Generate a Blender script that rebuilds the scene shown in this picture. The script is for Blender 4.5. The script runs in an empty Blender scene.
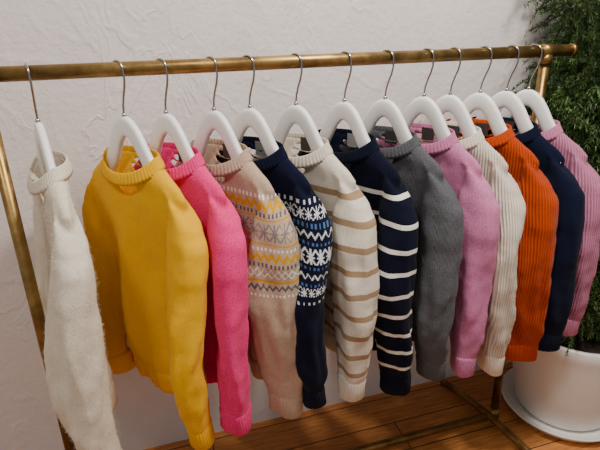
import bpy, bmesh, math, random
from mathutils import Vector, Matrix, noise
random.seed(3)
D=1.1; HC=1.249; RZ=1.188
def lin(c):
    return tuple(((x/255)/12.92 if x/255<=.04045 else ((x/255+.055)/1.055)**2.4) for x in c)+(1,)
# ---------- node helper ----------
class N:
    def __init__(s,tree,sock): s.t=tree; s.s=sock
def _m(t,op,*a,clamp=False):
    n=t.nodes.new('ShaderNodeMath'); n.operation=op; n.use_clamp=clamp
    for i,x in enumerate(a):
        if isinstance(x,N): t.links.new(x.s,n.inputs[i])
        else: n.inputs[i].default_value=x
    return N(t,n.outputs[0])
N.__add__=lambda a,b:_m(a.t,'ADD',a,b); N.__sub__=lambda a,b:_m(a.t,'SUBTRACT',a,b)
N.__radd__=lambda a,b:_m(a.t,'ADD',b,a); N.__rsub__=lambda a,b:_m(a.t,'SUBTRACT',b,a)
N.__mul__=lambda a,b:_m(a.t,'MULTIPLY',a,b); N.__rmul__=lambda a,b:_m(a.t,'MULTIPLY',b,a)
N.__truediv__=lambda a,b:_m(a.t,'DIVIDE',a,b)
def ab(a): return _m(a.t,'ABSOLUTE',a)
def fr(a): return _m(a.t,'FRACT',a)
def fl(a): return _m(a.t,'FLOOR',a)
def lt(a,b): return _m(a.t,'LESS_THAN',a,b)
def gt(a,b): return _m(a.t,'GREATER_THAN',a,b)
def mx(a,b): return _m(a.t,'MAXIMUM',a,b)
def mn(a,b): return _m(a.t,'MINIMUM',a,b)
def sn(a): return _m(a.t,'SINE',a)
def tri(a): return ab(fr(a)-0.5)*2.0   # 0..1
def newmat(name):
    m=bpy.data.materials.new(name); m.use_nodes=True
    t=m.node_tree; b=t.nodes['Principled BSDF']; return m,t,b
def coords(t,kind='Object'):
    tc=t.nodes.new('ShaderNodeTexCoord'); sp=t.nodes.new('ShaderNodeSeparateXYZ')
    t.links.new(tc.outputs[kind],sp.inputs[0]); return tc.outputs[kind],N(t,sp.outputs[0]),N(t,sp.outputs[1]),N(t,sp.outputs[2])
def noise_n(t,vec,scale,detail=2,rough=.5,dist=0,mapping=None):
    n=t.nodes.new('ShaderNodeTexNoise'); n.inputs['Scale'].default_value=scale; n.inputs['Detail'].default_value=detail
    n.inputs['Roughness'].default_value=rough; n.inputs['Distortion'].default_value=dist
    if mapping:
        mp=t.nodes.new('ShaderNodeMapping'); mp.inputs['Scale'].default_value=mapping; t.links.new(vec,mp.inputs[0]); vec=mp.outputs[0]
    t.links.new(vec,n.inputs['Vector']); return N(t,n.outputs['Fac'])
def mixc(t,fac,c1,c2,blend='MIX'):
    n=t.nodes.new('ShaderNodeMix'); n.data_type='RGBA'; n.blend_type=blend
    if isinstance(fac,N): t.links.new(fac.s,n.inputs[0])
    else: n.inputs[0].default_value=fac
    for i,c in ((6,c1),(7,c2)):
        if isinstance(c,tuple): n.inputs[i].default_value=c
        else: t.links.new(c,n.inputs[i])
    return n.outputs[2]
def bump(t,b,h,strength,dist):
    n=t.nodes.new('ShaderNodeBump'); n.inputs['Strength'].default_value=strength; n.inputs['Distance'].default_value=dist
    t.links.new(h.s,n.inputs['Height']); t.links.new(n.outputs[0],b.inputs['Normal'])
def simple(name,c,rough=.5,metal=0,spec=.5):
    m,t,b=newmat(name); b.inputs['Base Color'].default_value=lin(c); b.inputs['Roughness'].default_value=rough
    b.inputs['Metallic'].default_value=metal; b.inputs['Specular IOR Level'].default_value=spec; return m
# ---------- knit materials ----------
def knit(name,c,kind='plain',heather=.25):
    m,t,b=newmat(name); vec,x,y,z=coords(t); u=x+y
    base=lin(c)
    col=base
    def cc(v): return lin(v)
    wz=noise_n(t,vec,9,1,.5); zw=z+(wz-.5)*.012
    if kind=='stripe6':
        f=fr((zw+.262)/-.050); mk=lt(f,.26)*lt(zw,-.262); col=mixc(t,mk,base,cc((156,128,98)))
    elif kind=='stripe7':
        f=fr((zw+.275)/-.052); mk=lt(f,.19)*lt(zw,-.275); col=mixc(t,mk,base,cc((225,220,210)))
    elif kind in('fair4','fair5'):
        c0=.0028
        uq=(fl(u/c0)+.5)*c0; zq=(fl(zw/c0)+.5)*c0
        if kind=='fair4': A,B,C,G=(200,146,0),(232,222,204),(96,90,92),(124,116,114)
        else: A,B,C,G=(120,150,185),(206,208,210),(70,100,140),(205,210,215)
        def band(col,zc,h,p,thick,color,mode):
            v=ab(zq-zc)/h
            inb=lt(v,1.0)
            if mode=='dia': pat=lt(ab(tri(uq/p)+v-.95),thick)
            elif mode=='zig': 
                vv=(zq-zc)/h*.5+.5
                pat=lt(ab(vv-tri(uq/p)*.6-.2),thick)
            elif mode=='dot': pat=lt(tri(uq/p),thick)
            elif mode=='flake':
                tt=tri(uq/p)
                d1=lt(ab(tt-v),.15); d2=lt(tt,.12); d3=lt(v,.12)*lt(tt,.85); pat=mx(mx(d1,d2),d3)
            else: pat=lt(v,1.0)
            return mixc(t,mn(inb,pat),col,cc(color))
        col=mixc(t,0.0,base,base)
        z0=-.254
        if kind=='fair4':
            tz=.26
            for a_ in ((z0,.004,.012,.45,B,'dot'),(z0-.017,.012,.022,tz,A,'zig'),(z0-.034,.004,.012,.45,C,'dot'),(z0-.042,.002,.012,1,A,'solid'),
                (z0-.064,.015,.030,.2,G,'flake'),(z0-.086,.002,.02,1,A,'solid'),(z0-.096,.004,.012,.45,B,'dot'),(z0-.112,.010,.022,tz,A,'zig'),
                (z0-.128,.004,.012,.45,C,'dot'),(z0-.146,.010,.020,.22,B,'dia'),(z0-.163,.002,.02,1,A,'solid'),(z0-.177,.008,.018,.22,C,'zig'),(z0-.194,.004,.012,.45,B,'dot')):
                col=band(col,*a_)
        else:
            z0=-.266
            for a_ in ((z0-.004,.0042,.017,.36,B,'dot'),(z0-.026,.011,.024,.15,B,'flake'),(z0-.046,.003,.012,.4,C,'dot'),(z0-.062,.009,.020,.14,B,'zig'),
                (z0-.079,.003,.012,.4,C,'dot'),(z0-.102,.014,.028,.18,B,'flake'),(z0-.124,.003,.012,.4,C,'dot'),(z0-.140,.008,.018,.14,B,'zig'),
                (z0-.156,.003,.012,.4,C,'dot'),(z0-.172,.0085,.020,.15,B,'flake'),(z0-.192,.003,.015,.36,B,'dot')):
                col=band(col,*a_)
    n1=noise_n(t,vec,330,3,.7)
    hf=_m(t,'MULTIPLY_ADD',n1,3.0,-1.0,clamp=True)
    mul=mixc(t,hf,(1-heather,)*3+(1,),(1+heather*.6,)*3+(1,))
    c2=mixc(t,1.0,col,mul,'MULTIPLY')
    if kind=='rib':
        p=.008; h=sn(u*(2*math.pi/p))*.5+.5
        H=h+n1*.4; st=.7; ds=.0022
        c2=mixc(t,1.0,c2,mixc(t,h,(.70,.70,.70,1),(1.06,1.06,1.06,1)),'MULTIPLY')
    elif kind=='cable':
        p=.030; w=fr(u/p)-.5
        rope=sn(z*(2*math.pi/.022)+ab(w)*16.0)*lt(ab(w),.28)*gt(z,-.45)
        H=rope*.25+sn(u*(2*math.pi/.005))*.15+n1*.9; st=.5; ds=.0024
    elif kind=='mohair':
        n3=noise_n(t,vec,140,4,.8,.8,(1,1,.6)); H=n3*1.2+n1*.8; st=.5; ds=.003
    else:
        p=.0036; H=ab(sn(u*(math.pi/p)))*.45+n1*.9; st=.4; ds=.0015
    bump(t,b,H,st,ds)
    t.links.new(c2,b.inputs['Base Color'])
    b.inputs['Roughness'].default_value=.95; b.inputs['Specular IOR Level'].default_value=.1
    b.inputs['Sheen Weight'].default_value=.03 if sum(c)<160 else .06; b.inputs['Sheen Roughness'].default_value=.6
    return m
# ---------- mesh helper ----------
def mkobj(name,verts,faces,mat,parent=None,smooth=True,recalc=True):
    me=bpy.data.meshes.new(name); me.from_pydata(verts,[],faces); me.update()
    if recalc:
        bm=bmesh.new(); bm.from_mesh(me); bmesh.ops.recalc_face_normals(bm,faces=bm.faces); bm.to_mesh(me); bm.free()
    if smooth:
        for p in me.polygons: p.use_smooth=True
    o=bpy.data.objects.new(name,me); bpy.context.collection.objects.link(o)
    if mat: me.materials.append(mat)
    if parent: o.parent=parent
    return o
def loft(rings,V,F,wrap=False,caps=True):
    n=len(rings[0]); base=len(V)
    for r in rings: V.extend(r)
    m=len(rings)
    for i in range(m if wrap else m-1):
        i2=(i+1)%m
        for j in range(n):
            j2=(j+1)%n
            F.append((base+i*n+j,base+i*n+j2,base+i2*n+j2,base+i2*n+j))
    if caps and not wrap:
        F.append(tuple(base+j for j in range(n))); F.append(tuple(base+(m-1)*n+j for j in range(n))[::-1])
def tube(pts,rad,V,F,n=12):
    pts=[Vector(p) for p in pts]; rings=[]
    up=None
    for i,p in enumerate(pts):
        d=(pts[min(i+1,len(pts)-1)]-pts[max(i-1,0)]).normalized()
        if up is None: up=d.orthogonal().normalized()
        up=(up-d*up.dot(d)).normalized(); s=d.cross(up)
        r=rad[i] if isinstance(rad,(list,tuple)) else rad
        rings.append([tuple(p+up*math.cos(2*math.pi*k/n)*r+s*math.sin(2*math.pi*k/n)*r) for k in range(n)])
    loft(rings,V,F)
def interp(tab,z):
    for i in range(len(tab)-1):
        if tab[i][0]>=z>=tab[i+1][0]:
            t=(tab[i][0]-z)/(tab[i][0]-tab[i+1][0]); t=t*t*(3-2*t)*.5+t*.5
            return [p+(q-p)*t for p,q in zip(tab[i],tab[i+1])]
    return list(tab[-1]) if z<tab[-1][0] else list(tab[0])
def sm(x): x=max(0,min(1,x)); return x*x*(3-2*x)
FUZZ=[]
# local frame: x = along the hanger (+ = room side), z up, -y = chest side (front of garment)
def sweater(name,X,ang,col,kind='plain',L=1.0,th=1.0,seed=0,heather=.25,fold=1.0,labelc=(60,55,50)):
    rnd=random.Random(seed)
    p1,p2,p3,p4=[rnd.uniform(0,6.28) for _ in range(4)]
    ZS=-.22
    def zz(z): return z if z>ZS else ZS+(z-ZS)*L
    def dfm(a,b,z):
        t=sm((-.24-z)/.30)
        o=t*fold*(.013*math.sin(26*a+p1+2*z)+.007*math.sin(49*a+p2-3*z))
        o+=t*.010*math.sin(p3+9*z)
        nz=noise.noise(Vector((a*9,b*9+seed*3,z*5)))*.012*t
        cr=noise.noise(Vector((a*30+z*7,seed*5+b*8,z*6)))*.011*t
        return (a+nz*.4, -((b+o+cr)*th+nz*th), zz(z))
    NN=72
    def ring(z,A,B,e=.8,dip=0):
        r=[]
        for k in range(NN):
            th_=2*math.pi*k/NN; c,s=math.cos(th_),math.sin(th_)
            a=A*math.copysign(abs(c)**e,c); b=B*math.copysign(abs(s)**e,s)
            dz=-dip*(max(0,s)**1.3)+dip*.12*max(0,-s)
            r.append(dfm(a,b,z+dz))
        return r
    V=[];F=[]
    body=[(-.64,.132,.013,.9,0),(-.69,.136,.018,.9,0),(-.705,.142,.021,.85,0),
      (-.695,.147,.026,.8,0),(-.66,.152,.029,.8,0),(-.60,.150,.027,.8,0),(-.50,.146,.024,.8,0),(-.42,.145,.022,.8,0),(-.35,.149,.022,.8,0),
      (-.30,.160,.023,.8,0),(-.262,.170,.022,.8,0),(-.243,.170,.021,.85,.002),(-.226,.156,.022,.9,.006),(-.209,.130,.025,.9,.012),(-.195,.108,.029,.95,.022),
      (-.186,.095,.033,1,.031),(-.178,.090,.035,1,.036),
      (-.178,.083,.031,1,.036),(-.193,.082,.028,1,.029),(-.23,.076,.020,1,.010),(-.30,.07,.012,1,0)]
    loft([ring(*b) for b in body],V,F)
    cuffs=[]
    for sd in(1,-1):
        sx=rnd.uniform(-.003,.012); sb=rnd.uniform(.0,.014)
        fw=1.0 if sd==1 else .3
        cl=[(-.230,.118,0,.024,.016),(-.238,.138,0,.030,.018),(-.254,.157,.001,.038,.021),(-.285,.170,.004,.046,.025),(-.33,.179,.012,.051,.029),(-.40,.186,.022,.053,.032),(-.50,.190,.029,.053,.033),(-.60,.192,.031,.051,.033),(-.68,.193,.030,.047,.032),(-.73,.194,.028,.042,.030),(-.755,.194,.028,.038,.028)]
        rings=[]
        zs=[-.230,-.238,-.247,-.257,-.270,-.285,-.30]+[-.32-.015*i for i in range(29)]+[-.755]
        for z in zs:
            q=interp(cl,z); t=sm((-.27-z)/.3)
            ca=(q[1]+sx*t)-(.014*t if sd==-1 else 0); cb=q[2]*fw+sb*t*fw; w0=1 if sd==1 else .8
            tilt=max(0,1-(-.230-z)/.10); r=[]; tw=.40*t*math.sin(p4+z*4)
            te=t*(1-sm((-.69-z)/.06))
            for k in range(56):
                a_=2*math.pi*k/56; c,s=math.cos(a_),math.sin(a_)
                fo=noise.noise(Vector((c*2.0+seed,s*2.0+sd*4,z*6+c*.8)))
                fo2=noise.noise(Vector((c*1.2+seed*2,s*1.2+sd*4,z*22+a_*.6)))
                w=1+te*(.24*fo+.10*fo2)
                xx=q[3]*math.copysign(abs(c)**.9,c)*w*(1-.55*tilt)*w0; yy=q[4]*math.copysign(abs(s)**.9,s)*w
                xr=xx*math.cos(tw)-yy*math.sin(tw); yr=xx*math.sin(tw)+yy*math.cos(tw)
                r.append(dfm(sd*(ca+xr),cb+yr,z-q[3]*c*.75*tilt))
            rings.append(r)
        loft(rings,V,F)
        cuffs.append((sd*ca,cb,tw*sd))
    mat=knit(name+'_knit',col,kind,heather)
    o=mkobj(name,V,F,mat)
    md=o.modifiers.new('r','REMESH'); md.mode='VOXEL'; md.voxel_size=.0040; md.use_smooth_shade=True
    ms=o.modifiers.new('s','SMOOTH'); ms.iterations=4; ms.factor=.5
    tx=bpy.data.textures.new('c'+name,'CLOUDS'); tx.noise_scale=.05; tx.noise_depth=1
    dm=o.modifiers.new('d','DISPLACE'); dm.texture=tx; dm.texture_coords='LOCAL'; dm.strength=.005; dm.mid_level=.5
    V=[];F=[]
    def rb(prof,ribs,ra,off=(0,0),e=1.0,rot=0):
        rings=[]
        for (z,A,B,dp) in prof:
            r=[]; n=ribs*4
            for k in range(n):
                th_=2*math.pi*k/n; c,s=math.cos(th_),math.sin(th_)
                a=A*math.copysign(abs(c)**e,c); b=B*math.copysign(abs(s)**e,s)
                f=ra*math.cos(th_*ribs); a+=f*c; b+=f*s
                a,b=off[0]+a*math.cos(rot)-b*math.sin(rot),off[1]+a*math.sin(rot)+b*math.cos(rot)
                dz=-dp*(max(0,s)**1.3)+dp*.12*max(0,-s)
                r.append(dfm(a,b,z+dz))
            rings.append(r)
        loft(rings,V,F,wrap=True)
    rb([(-.195,.103,.0385,.034),(-.187,.0985,.0395,.036),(-.177,.0920,.0365,.036),(-.169,.0885,.0345,.036),(-.1675,.0875,.0335,.036),(-.169,.0865,.0325,.036),(-.179,.0875,.0315,.036),(-.192,.089,.031,.035)],56,.0007)
    rb([(-.682,.148,.026,0),(-.700,.149,.028,0),(-.725,.148,.027,0),(-.742,.147,.026,0),(-.744,.143,.023,0),(-.74,.139,.020,0),(-.70,.138,.020,0),(-.682,.140,.022,0)],70,.0010,e=.8)
    for ca,cb,rt in cuffs:
        rb([(-.742,.036,.027,0),(-.752,.039,.030,0),(-.775,.038,.028,0),(-.803,.038,.028,0),(-.807,.035,.025,0),(-.802,.032,.022,0),(-.77,.032,.022,0),(-.742,.032,.023,0)],32,.0009,off=(ca,cb),rot=rt,e=.9)
    m2=knit(name+'_rib',col,'plain',heather) if kind!='plain' else mat
    mkobj('ribbing',V,F,m2,o)
    y0=.029*th
    lv=[(x,y,z) for y in(y0,y0-.0012) for (x,z) in((-.018,-.172),(.018,-.172),(.018,-.204),(-.018,-.204))]
    mkobj('neck_label',lv,[(0,1,2,3),(4,5,6,7),(0,1,5,4),(1,2,6,5),(2,3,7,6),(3,0,4,7)],simple(name+'_label',labelc,.8),o,False)
    place(o,X,ang)
    fz={'mohair':(42000,.0075,.00017),'plain':(14000,.0026,.00012),'cable':(14000,.0028,.00012)}.get(kind)
    if fz: FUZZ.append((o,fz,mat,seed))
    return o
def place(o,X,ang):
    g=math.radians(ang)
    ax=Vector((math.sin(g),-math.cos(g),0)); by=Vector((0,0,1)).cross(ax)
    o.matrix_world=Matrix(((ax.x,by.x,0,X),(ax.y,by.y,0,D),(0,0,1,RZ),(0,0,0,1)))
white=simple('hanger_white_paint',(240,238,234),.35)
chrome=simple('hook_chrome',(170,168,165),.22,1)
def hanger(X,ang):
    e=bpy.data.objects.new('clothes_hanger',None); bpy.context.collection.objects.link(e)
    top=[(0,-.092),(.011,-.093),(.024,-.099),(.039,-.112),(.055,-.134),(.069,-.158),(.083,-.178),(.10,-.193),(.13,-.216),(.155,-.236),(.164,-.247)]
    bot=[(0,-.134),(.006,-.135),(.014,-.140),(.025,-.152),(.038,-.174),(.052,-.198),(.070,-.219),(.095,-.234),(.125,-.249),(.15,-.258),(.160,-.260)]
    top=[(-a,z) for a,z in top[:0:-1]]+top; bot=[(-a,z) for a,z in bot[:0:-1]]+bot
    V=[];F=[];rings=[]
    for (a1,z1),(a2,z2) in zip(top,bot):
        t=.0085; r=[]
        for k in range(16):
            w=2*math.pi*k/16; c,s=math.cos(w),math.sin(w)
            f=(1+math.copysign(abs(c)**.6,c))/2
            r.append((a2+(a1-a2)*f,t*math.copysign(abs(s)**.7,s),z2+(z1-z2)*f))
        rings.append(r)
    loft(rings,V,F); mkobj('hanger_body',V,F,white,e)
    V=[];F=[]
    R=.020; zc=-.0035
    pts=[(0,0,-.105),(0,0,-.085),(.002,0,-.07),(.008,0,-.052),(.0155,0,-.035),(.0195,0,-.02)]
    for k in range(0,25):
        w=math.radians(-8+k*8.2); pts.append((R*math.cos(w),0,zc+R*math.sin(w)))
    tube(pts,.0023,V,F,10)
    tube([(0,0,-.086),(0,0,-.094)],.0045,V,F,12)
    mkobj('hook',V,F,chrome,e)
    place(e,X,ang)
S=[('cream_mohair_sweater',-.187,16,(224,214,194),'mohair',1.02,1.1,.10,(200,190,180)),
 ('yellow_sweater',-.04,34,(228,172,0),'plain',.98,1.1,.12,(60,55,50)),
 ('bright_pink_sweater',.036,32,(234,54,124),'plain',.945,1.1,.26,(60,40,50)),
 ('beige_fair_isle_sweater',.1275,32,(184,158,136),'fair4',.95,1.1,.2,(70,60,50)),
 ('navy_fair_isle_sweater',.1985,33,(10,14,38),'fair5',.915,1.0,.2,(120,120,120)),
 ('cream_striped_sweater',.295,30,(214,203,186),'stripe6',.895,1.1,.15,(70,60,50)),
 ('navy_striped_sweater',.401,25,(8,12,32),'stripe7',.965,1.1,.2,(150,150,150)),
 ('grey_cable_knit_sweater',.495,27,(84,84,88),'cable',.925,1.05,.35,(60,55,50)),
 ('mauve_pink_sweater',.589,25,(192,116,154),'plain',.925,.95,.28,(60,55,50)),
 ('off_white_rib_knit_sweater',.655,25,(222,210,192),'rib',.955,.95,.15,(60,55,50)),
 ('rust_orange_rib_knit_sweater',.733,26,(182,64,8),'rib',.95,.95,.15,(60,55,50)),
 ('navy_sweater',.804,24,(12,18,40),'plain',.90,.9,.2,(60,55,50)),
 ('dusty_pink_rib_knit_sweater',.866,24,(190,118,148),'rib',.85,.9,.15,(60,55,50))]
for i,(n,x,a,c,k,L,th,he,lc) in enumerate(S):
    sweater(n,x*D,a,c,k,L,th,seed=i*7+2,heather=he,labelc=lc)
    hanger(x*D,a)
# wool fuzz: short fibres rooted on the knit surface
dg=bpy.context.evaluated_depsgraph_get()
for o,(cnt,ln,wd),mat,seed in FUZZ:
    ev=o.evaluated_get(dg); me=ev.to_mesh(); nv=len(me.vertices); rd=random.Random(seed); V=[];F=[]
    for _ in range(cnt):
        v=me.vertices[rd.randrange(nv)]; nrm=v.normal
        d=(nrm*.7+Vector((rd.gauss(0,.6),rd.gauss(0,.6),rd.gauss(0,.6)-.15))).normalized()
        l=ln*rd.uniform(.4,1.2); p=v.co+Vector((rd.uniform(-.002,.002),rd.uniform(-.002,.002),rd.uniform(-.002,.002)))-nrm*.001
        s=d.cross(Vector((rd.gauss(0,1),rd.gauss(0,1),rd.gauss(0,1)))).normalized()*wd
        b_=Vector((rd.gauss(0,1),rd.gauss(0,1),rd.gauss(0,1)))*l*.18
        i0=len(V); mid=p+d*l*.55+b_; V.extend([tuple(p-s),tuple(p+s),tuple(mid+s*.8),tuple(mid-s*.8),tuple(p+d*l)])
        F.append((i0,i0+1,i0+2,i0+3)); F.append((i0+3,i0+2,i0+4))
    ev.to_mesh_clear()
    mkobj('wool_fuzz',V,F,mat,o,False,False)
# ---------- brass rack ----------
m,t,b=newmat('aged_brass'); vec,x,y,z=coords(t)
n1=noise_n(t,vec,18,4,.6); n2=noise_n(t,vec,120,2,.6)
f=_m(t,'MULTIPLY_ADD',n1,3,-1,clamp=True)
t.links.new(mixc(t,f,lin((104,80,42)),lin((168,136,80))),b.inputs['Base Color'])
b.inputs['Metallic'].default_value=.85
t.links.new((n1*.35+.2).s,b.inputs['Roughness']); bump(t,b,n2,.1,.001)
brass=m
rack=bpy.data.objects.new('brass_clothes_rail',None); bpy.context.collection.objects.link(rack)
def part(name,segs,r,n=20):
    V=[];F=[]
    for s in segs: tube(s,r,V,F,n)
    return mkobj(name,V,F,brass,rack)
XL,XR=-.262*D,.90*D
part('top_rail',[[(XL-.06,D,RZ),(XR+.075,D,RZ)]],.0145)
for xx,nm in((XL,'l'),(XR,'r')):
    part('post_'+nm,[[(xx,D,.02),(xx,D,RZ-.012)]],.0130)
    part('post_collar_'+nm,[[(xx-.018,D,RZ),(xx+.018,D,RZ)],[(xx,D,RZ-.03),(xx,D,RZ-.008)],[(xx,D,.02),(xx,D,.06)]],.0172)
    seg=[]
    for k in range(-12,13):
        q=k/12; yy=q*.235; seg.append((xx-.02-.035*q if nm=='r' else xx,D-.01+yy,.0125+.02*(1-q*q)))
    part('foot_'+nm,[seg],.012)
for xx,nm in((XL-.065,'l'),(XR+.08,'r')):
    part('end_cap_'+nm,[[(xx-.006,D,RZ),(xx+.006,D,RZ)]],.0160)
part('lower_crossbar',[[(XL,D,.03),(XR,D,.03)]],.012)
# ---------- room ----------
m,t,b=newmat('trowelled_plaster'); vec,x,y,z=coords(t)
na=noise_n(t,vec,2.0,2,.5,.7,(1,1,1.5)); nb=noise_n(t,vec,5.0,3,.55,1.0,(1.3,1,.8)); nc=noise_n(t,vec,60,4,.65); nd=noise_n(t,vec,1.7,1,.5)
msk=_m(t,'MULTIPLY_ADD',nd,5,-2.2,clamp=True)
ridge=_m(t,'SUBTRACT',1.0,ab(na-.5)*30,clamp=True); ridge2=_m(t,'SUBTRACT',1.0,ab(nb-.56)*30,clamp=True)
H=ridge*.2+ridge2*msk*.3+nc*.5+nb*.8
bump(t,b,H,.5,.010)
t.links.new(mixc(t,nb,lin((216,206,202)),lin((228,220,216))),b.inputs['Base Color']); b.inputs['Roughness'].default_value=.85
WY=1.35
def box(name,a,bb,mat):
    V=[(x,y,z) for x in(a[0],bb[0]) for y in(a[1],bb[1]) for z in(a[2],bb[2])]
    return mkobj(name,V,[(0,1,3,2),(4,5,7,6),(0,1,5,4),(2,3,7,6),(0,2,6,4),(1,3,7,5)],mat,None,False)
box('wall_back',(-2.5,WY,0),(3.2,WY+.1,2.7),m)
m,t,b=newmat('oak_floor'); vec,x,y,z=coords(t)
PW=.12; row=fl(y/PW); xo=x+fr(row*.377)*1.6; pl=fl(xo/1.3)
idn=fr(sn(row*12.9898+pl*78.233)*43758.5)
g=noise_n(t,vec,9,5,.65,.6,(1,14,1))
c1=mixc(t,_m(t,'MULTIPLY_ADD',g,2.2,-.6,clamp=True),lin((146,88,42)),lin((222,150,80)))
c1=mixc(t,1.0,c1,mixc(t,idn,(.8,.8,.8,1),(1.15,1.12,1.08,1)),'MULTIPLY')
gap=mx(lt(fr(y/PW),.03),lt(fr(xo/1.3),.003))
c1=mixc(t,gap,c1,lin((60,34,18)))
t.links.new(c1,b.inputs['Base Color']); b.inputs['Roughness'].default_value=.42
bump(t,b,g*.3-gap,.4,.003)
box('floor',(-2.5,-1.5,-.08),(3.2,WY,0),m)
# ---------- plant ----------
plant=bpy.data.objects.new('potted_asparagus_fern',None); bpy.context.collection.objects.link(plant)
PX,PY=1.26,1.09
potm=simple('white_glazed_pot',(230,226,220),.4); soil=simple('soil',(45,32,24),.95)
def lathe(name,prof,mat,n=64):
    V=[];F=[]; loft([[(PX+r*math.cos(2*math.pi*k/n),PY+r*math.sin(2*math.pi*k/n),z) for k in range(n)] for r,z in prof],V,F)
    return mkobj(name,V,F,mat,plant)
lathe('pot',[(.135,.018),(.142,.02),(.150,.03),(.172,.14),(.190,.26),(.196,.305),(.200,.32),(.200,.345),(.197,.35),(.188,.35),(.185,.345),(.182,.30)],potm)
lathe('saucer',[(.165,0),(.175,.004),(.197,.03),(.199,.034),(.194,.035),(.172,.014),(.150,.014)],potm)
lathe('soil',[(.184,.302),(.184,.318),(.12,.325),(.03,.328)],soil)
m,t,b=newmat('fern_green'); vec,x,y,z=coords(t); nn=noise_n(t,vec,25,2)
t.links.new(mixc(t,_m(t,'MULTIPLY_ADD',nn,2.5,-.75,clamp=True),lin((34,64,28)),lin((96,128,66))),b.inputs['Base Color']); b.inputs['Roughness'].default_value=.6
green=m; stemm=simple('fern_stem',(70,82,44),.7)
V=[];F=[];SV=[];SF=[]
g13=math.radians(24); X13=.866*D
def ok(p):
    if p.y>WY-.012 or p.z<.33: return False
    dx,dy=p.x-X13,p.y-D
    nb_=dx*math.cos(g13)+dy*math.sin(g13)
    if p.z<RZ-.07 and nb_<.07: return False
    if p.x<1.06+.05*math.sin(p.z*17)+.03*math.sin(p.z*41): return False
    if abs(p.z-RZ)<.05 and p.x<XR+.11 and abs(p.y-D)<.05: return False
    return True
rd=random.Random(11)
for s in range(135):
    th=rd.uniform(0,2*math.pi); hgt=rd.uniform(.25,1.0) if s%3==0 else rd.uniform(.9,1.75); lean=rd.uniform(.06,.44)*(0.7+.3*hgt)
    P0=Vector((PX+.08*math.cos(th),PY+.08*math.sin(th)*.8,.32)); pts=[]
    M_=30
    for k in range(M_):
        q=k/(M_-1)
        p=P0+Vector((math.cos(th)*lean*q**1.5,math.sin(th)*lean*q**1.5*.6,hgt*(q-.22*q**3)))
        p.y=min(p.y,WY-.03); pts.append(p)
    if all(ok(p) or p.z<.4 for p in pts[3:]): tube(pts,[.004*(1-.7*k/M_) for k in range(M_)],SV,SF,6)
    for k in range(5,M_):
        for br in range(3):
            p=pts[k]; d=Vector((rd.gauss(0,1),rd.gauss(0,1)*.8,rd.gauss(0,.5)-.05)).normalized()
            ln=rd.uniform(.05,.13)
            nse=int(ln/.006)
            bp=[]
            for i in range(nse):
                w=i/nse; c=p+d*ln*w+Vector((0,0,-.05*w*w*ln/.1))
                if not ok(c): break
                bp.append(c)
                for jj in range(4):
                    dd=(d*.55+Vector((rd.gauss(0,1),rd.gauss(0,1),rd.gauss(0,1))).normalized()*.8).normalized()*rd.uniform(.010,.019)
                    if not ok(c+dd): continue
                    sd_=dd.cross(Vector((rd.random(),rd.random(),rd.random()))).normalized()*.0018
                    i0=len(V); V.extend([tuple(c-sd_),tuple(c+sd_),tuple(c+dd)]); F.append((i0,i0+1,i0+2))
            if len(bp)>3: tube(bp[::3] if len(bp)>6 else bp,.0008,SV,SF,3)
mkobj('fronds',V,F,green,plant,False,False)
mkobj('stems',SV,SF,stemm,plant,True,False)
# ---------- lights ----------
def area(name,loc,tgt,size,power,col):
    l=bpy.data.lights.new(name,'AREA'); l.size=size; l.energy=power; l.color=col
    o=bpy.data.objects.new(name,l); bpy.context.collection.objects.link(o); o.location=loc
    o.rotation_euler=(Vector(tgt)-Vector(loc)).to_track_quat('-Z','Y').to_euler()
area('ceiling_spot_light',(0.8,0.45,2.5),(.55,1.2,.95),.24,42,(1,.95,.89))
area('ceiling_spot_light.001',(-.7,0,2.6),(.2,1.15,.9),.3,15,(1,.95,.89))
w=bpy.data.worlds.new('world'); bpy.context.scene.world=w; w.use_nodes=True
w.node_tree.nodes['Background'].inputs[0].default_value=(1,.94,.90,1); w.node_tree.nodes['Background'].inputs[1].default_value=.37
# ---------- camera ----------
f_=Vector((.265,.893,-.36)).normalized(); r_=Vector((.954,-.296,-.023)); r_=(r_-f_*r_.dot(f_)).normalized(); u_=r_.cross(f_)
cam=bpy.data.cameras.new('camera'); cam.sensor_width=36; cam.lens=30; cam.clip_start=.01
co=bpy.data.objects.new('camera',cam); bpy.context.collection.objects.link(co)
co.matrix_world=Matrix(((r_.x,u_.x,-f_.x,0),(r_.y,u_.y,-f_.y,0),(r_.z,u_.z,-f_.z,HC),(0,0,0,1)))
bpy.context.scene.camera=co
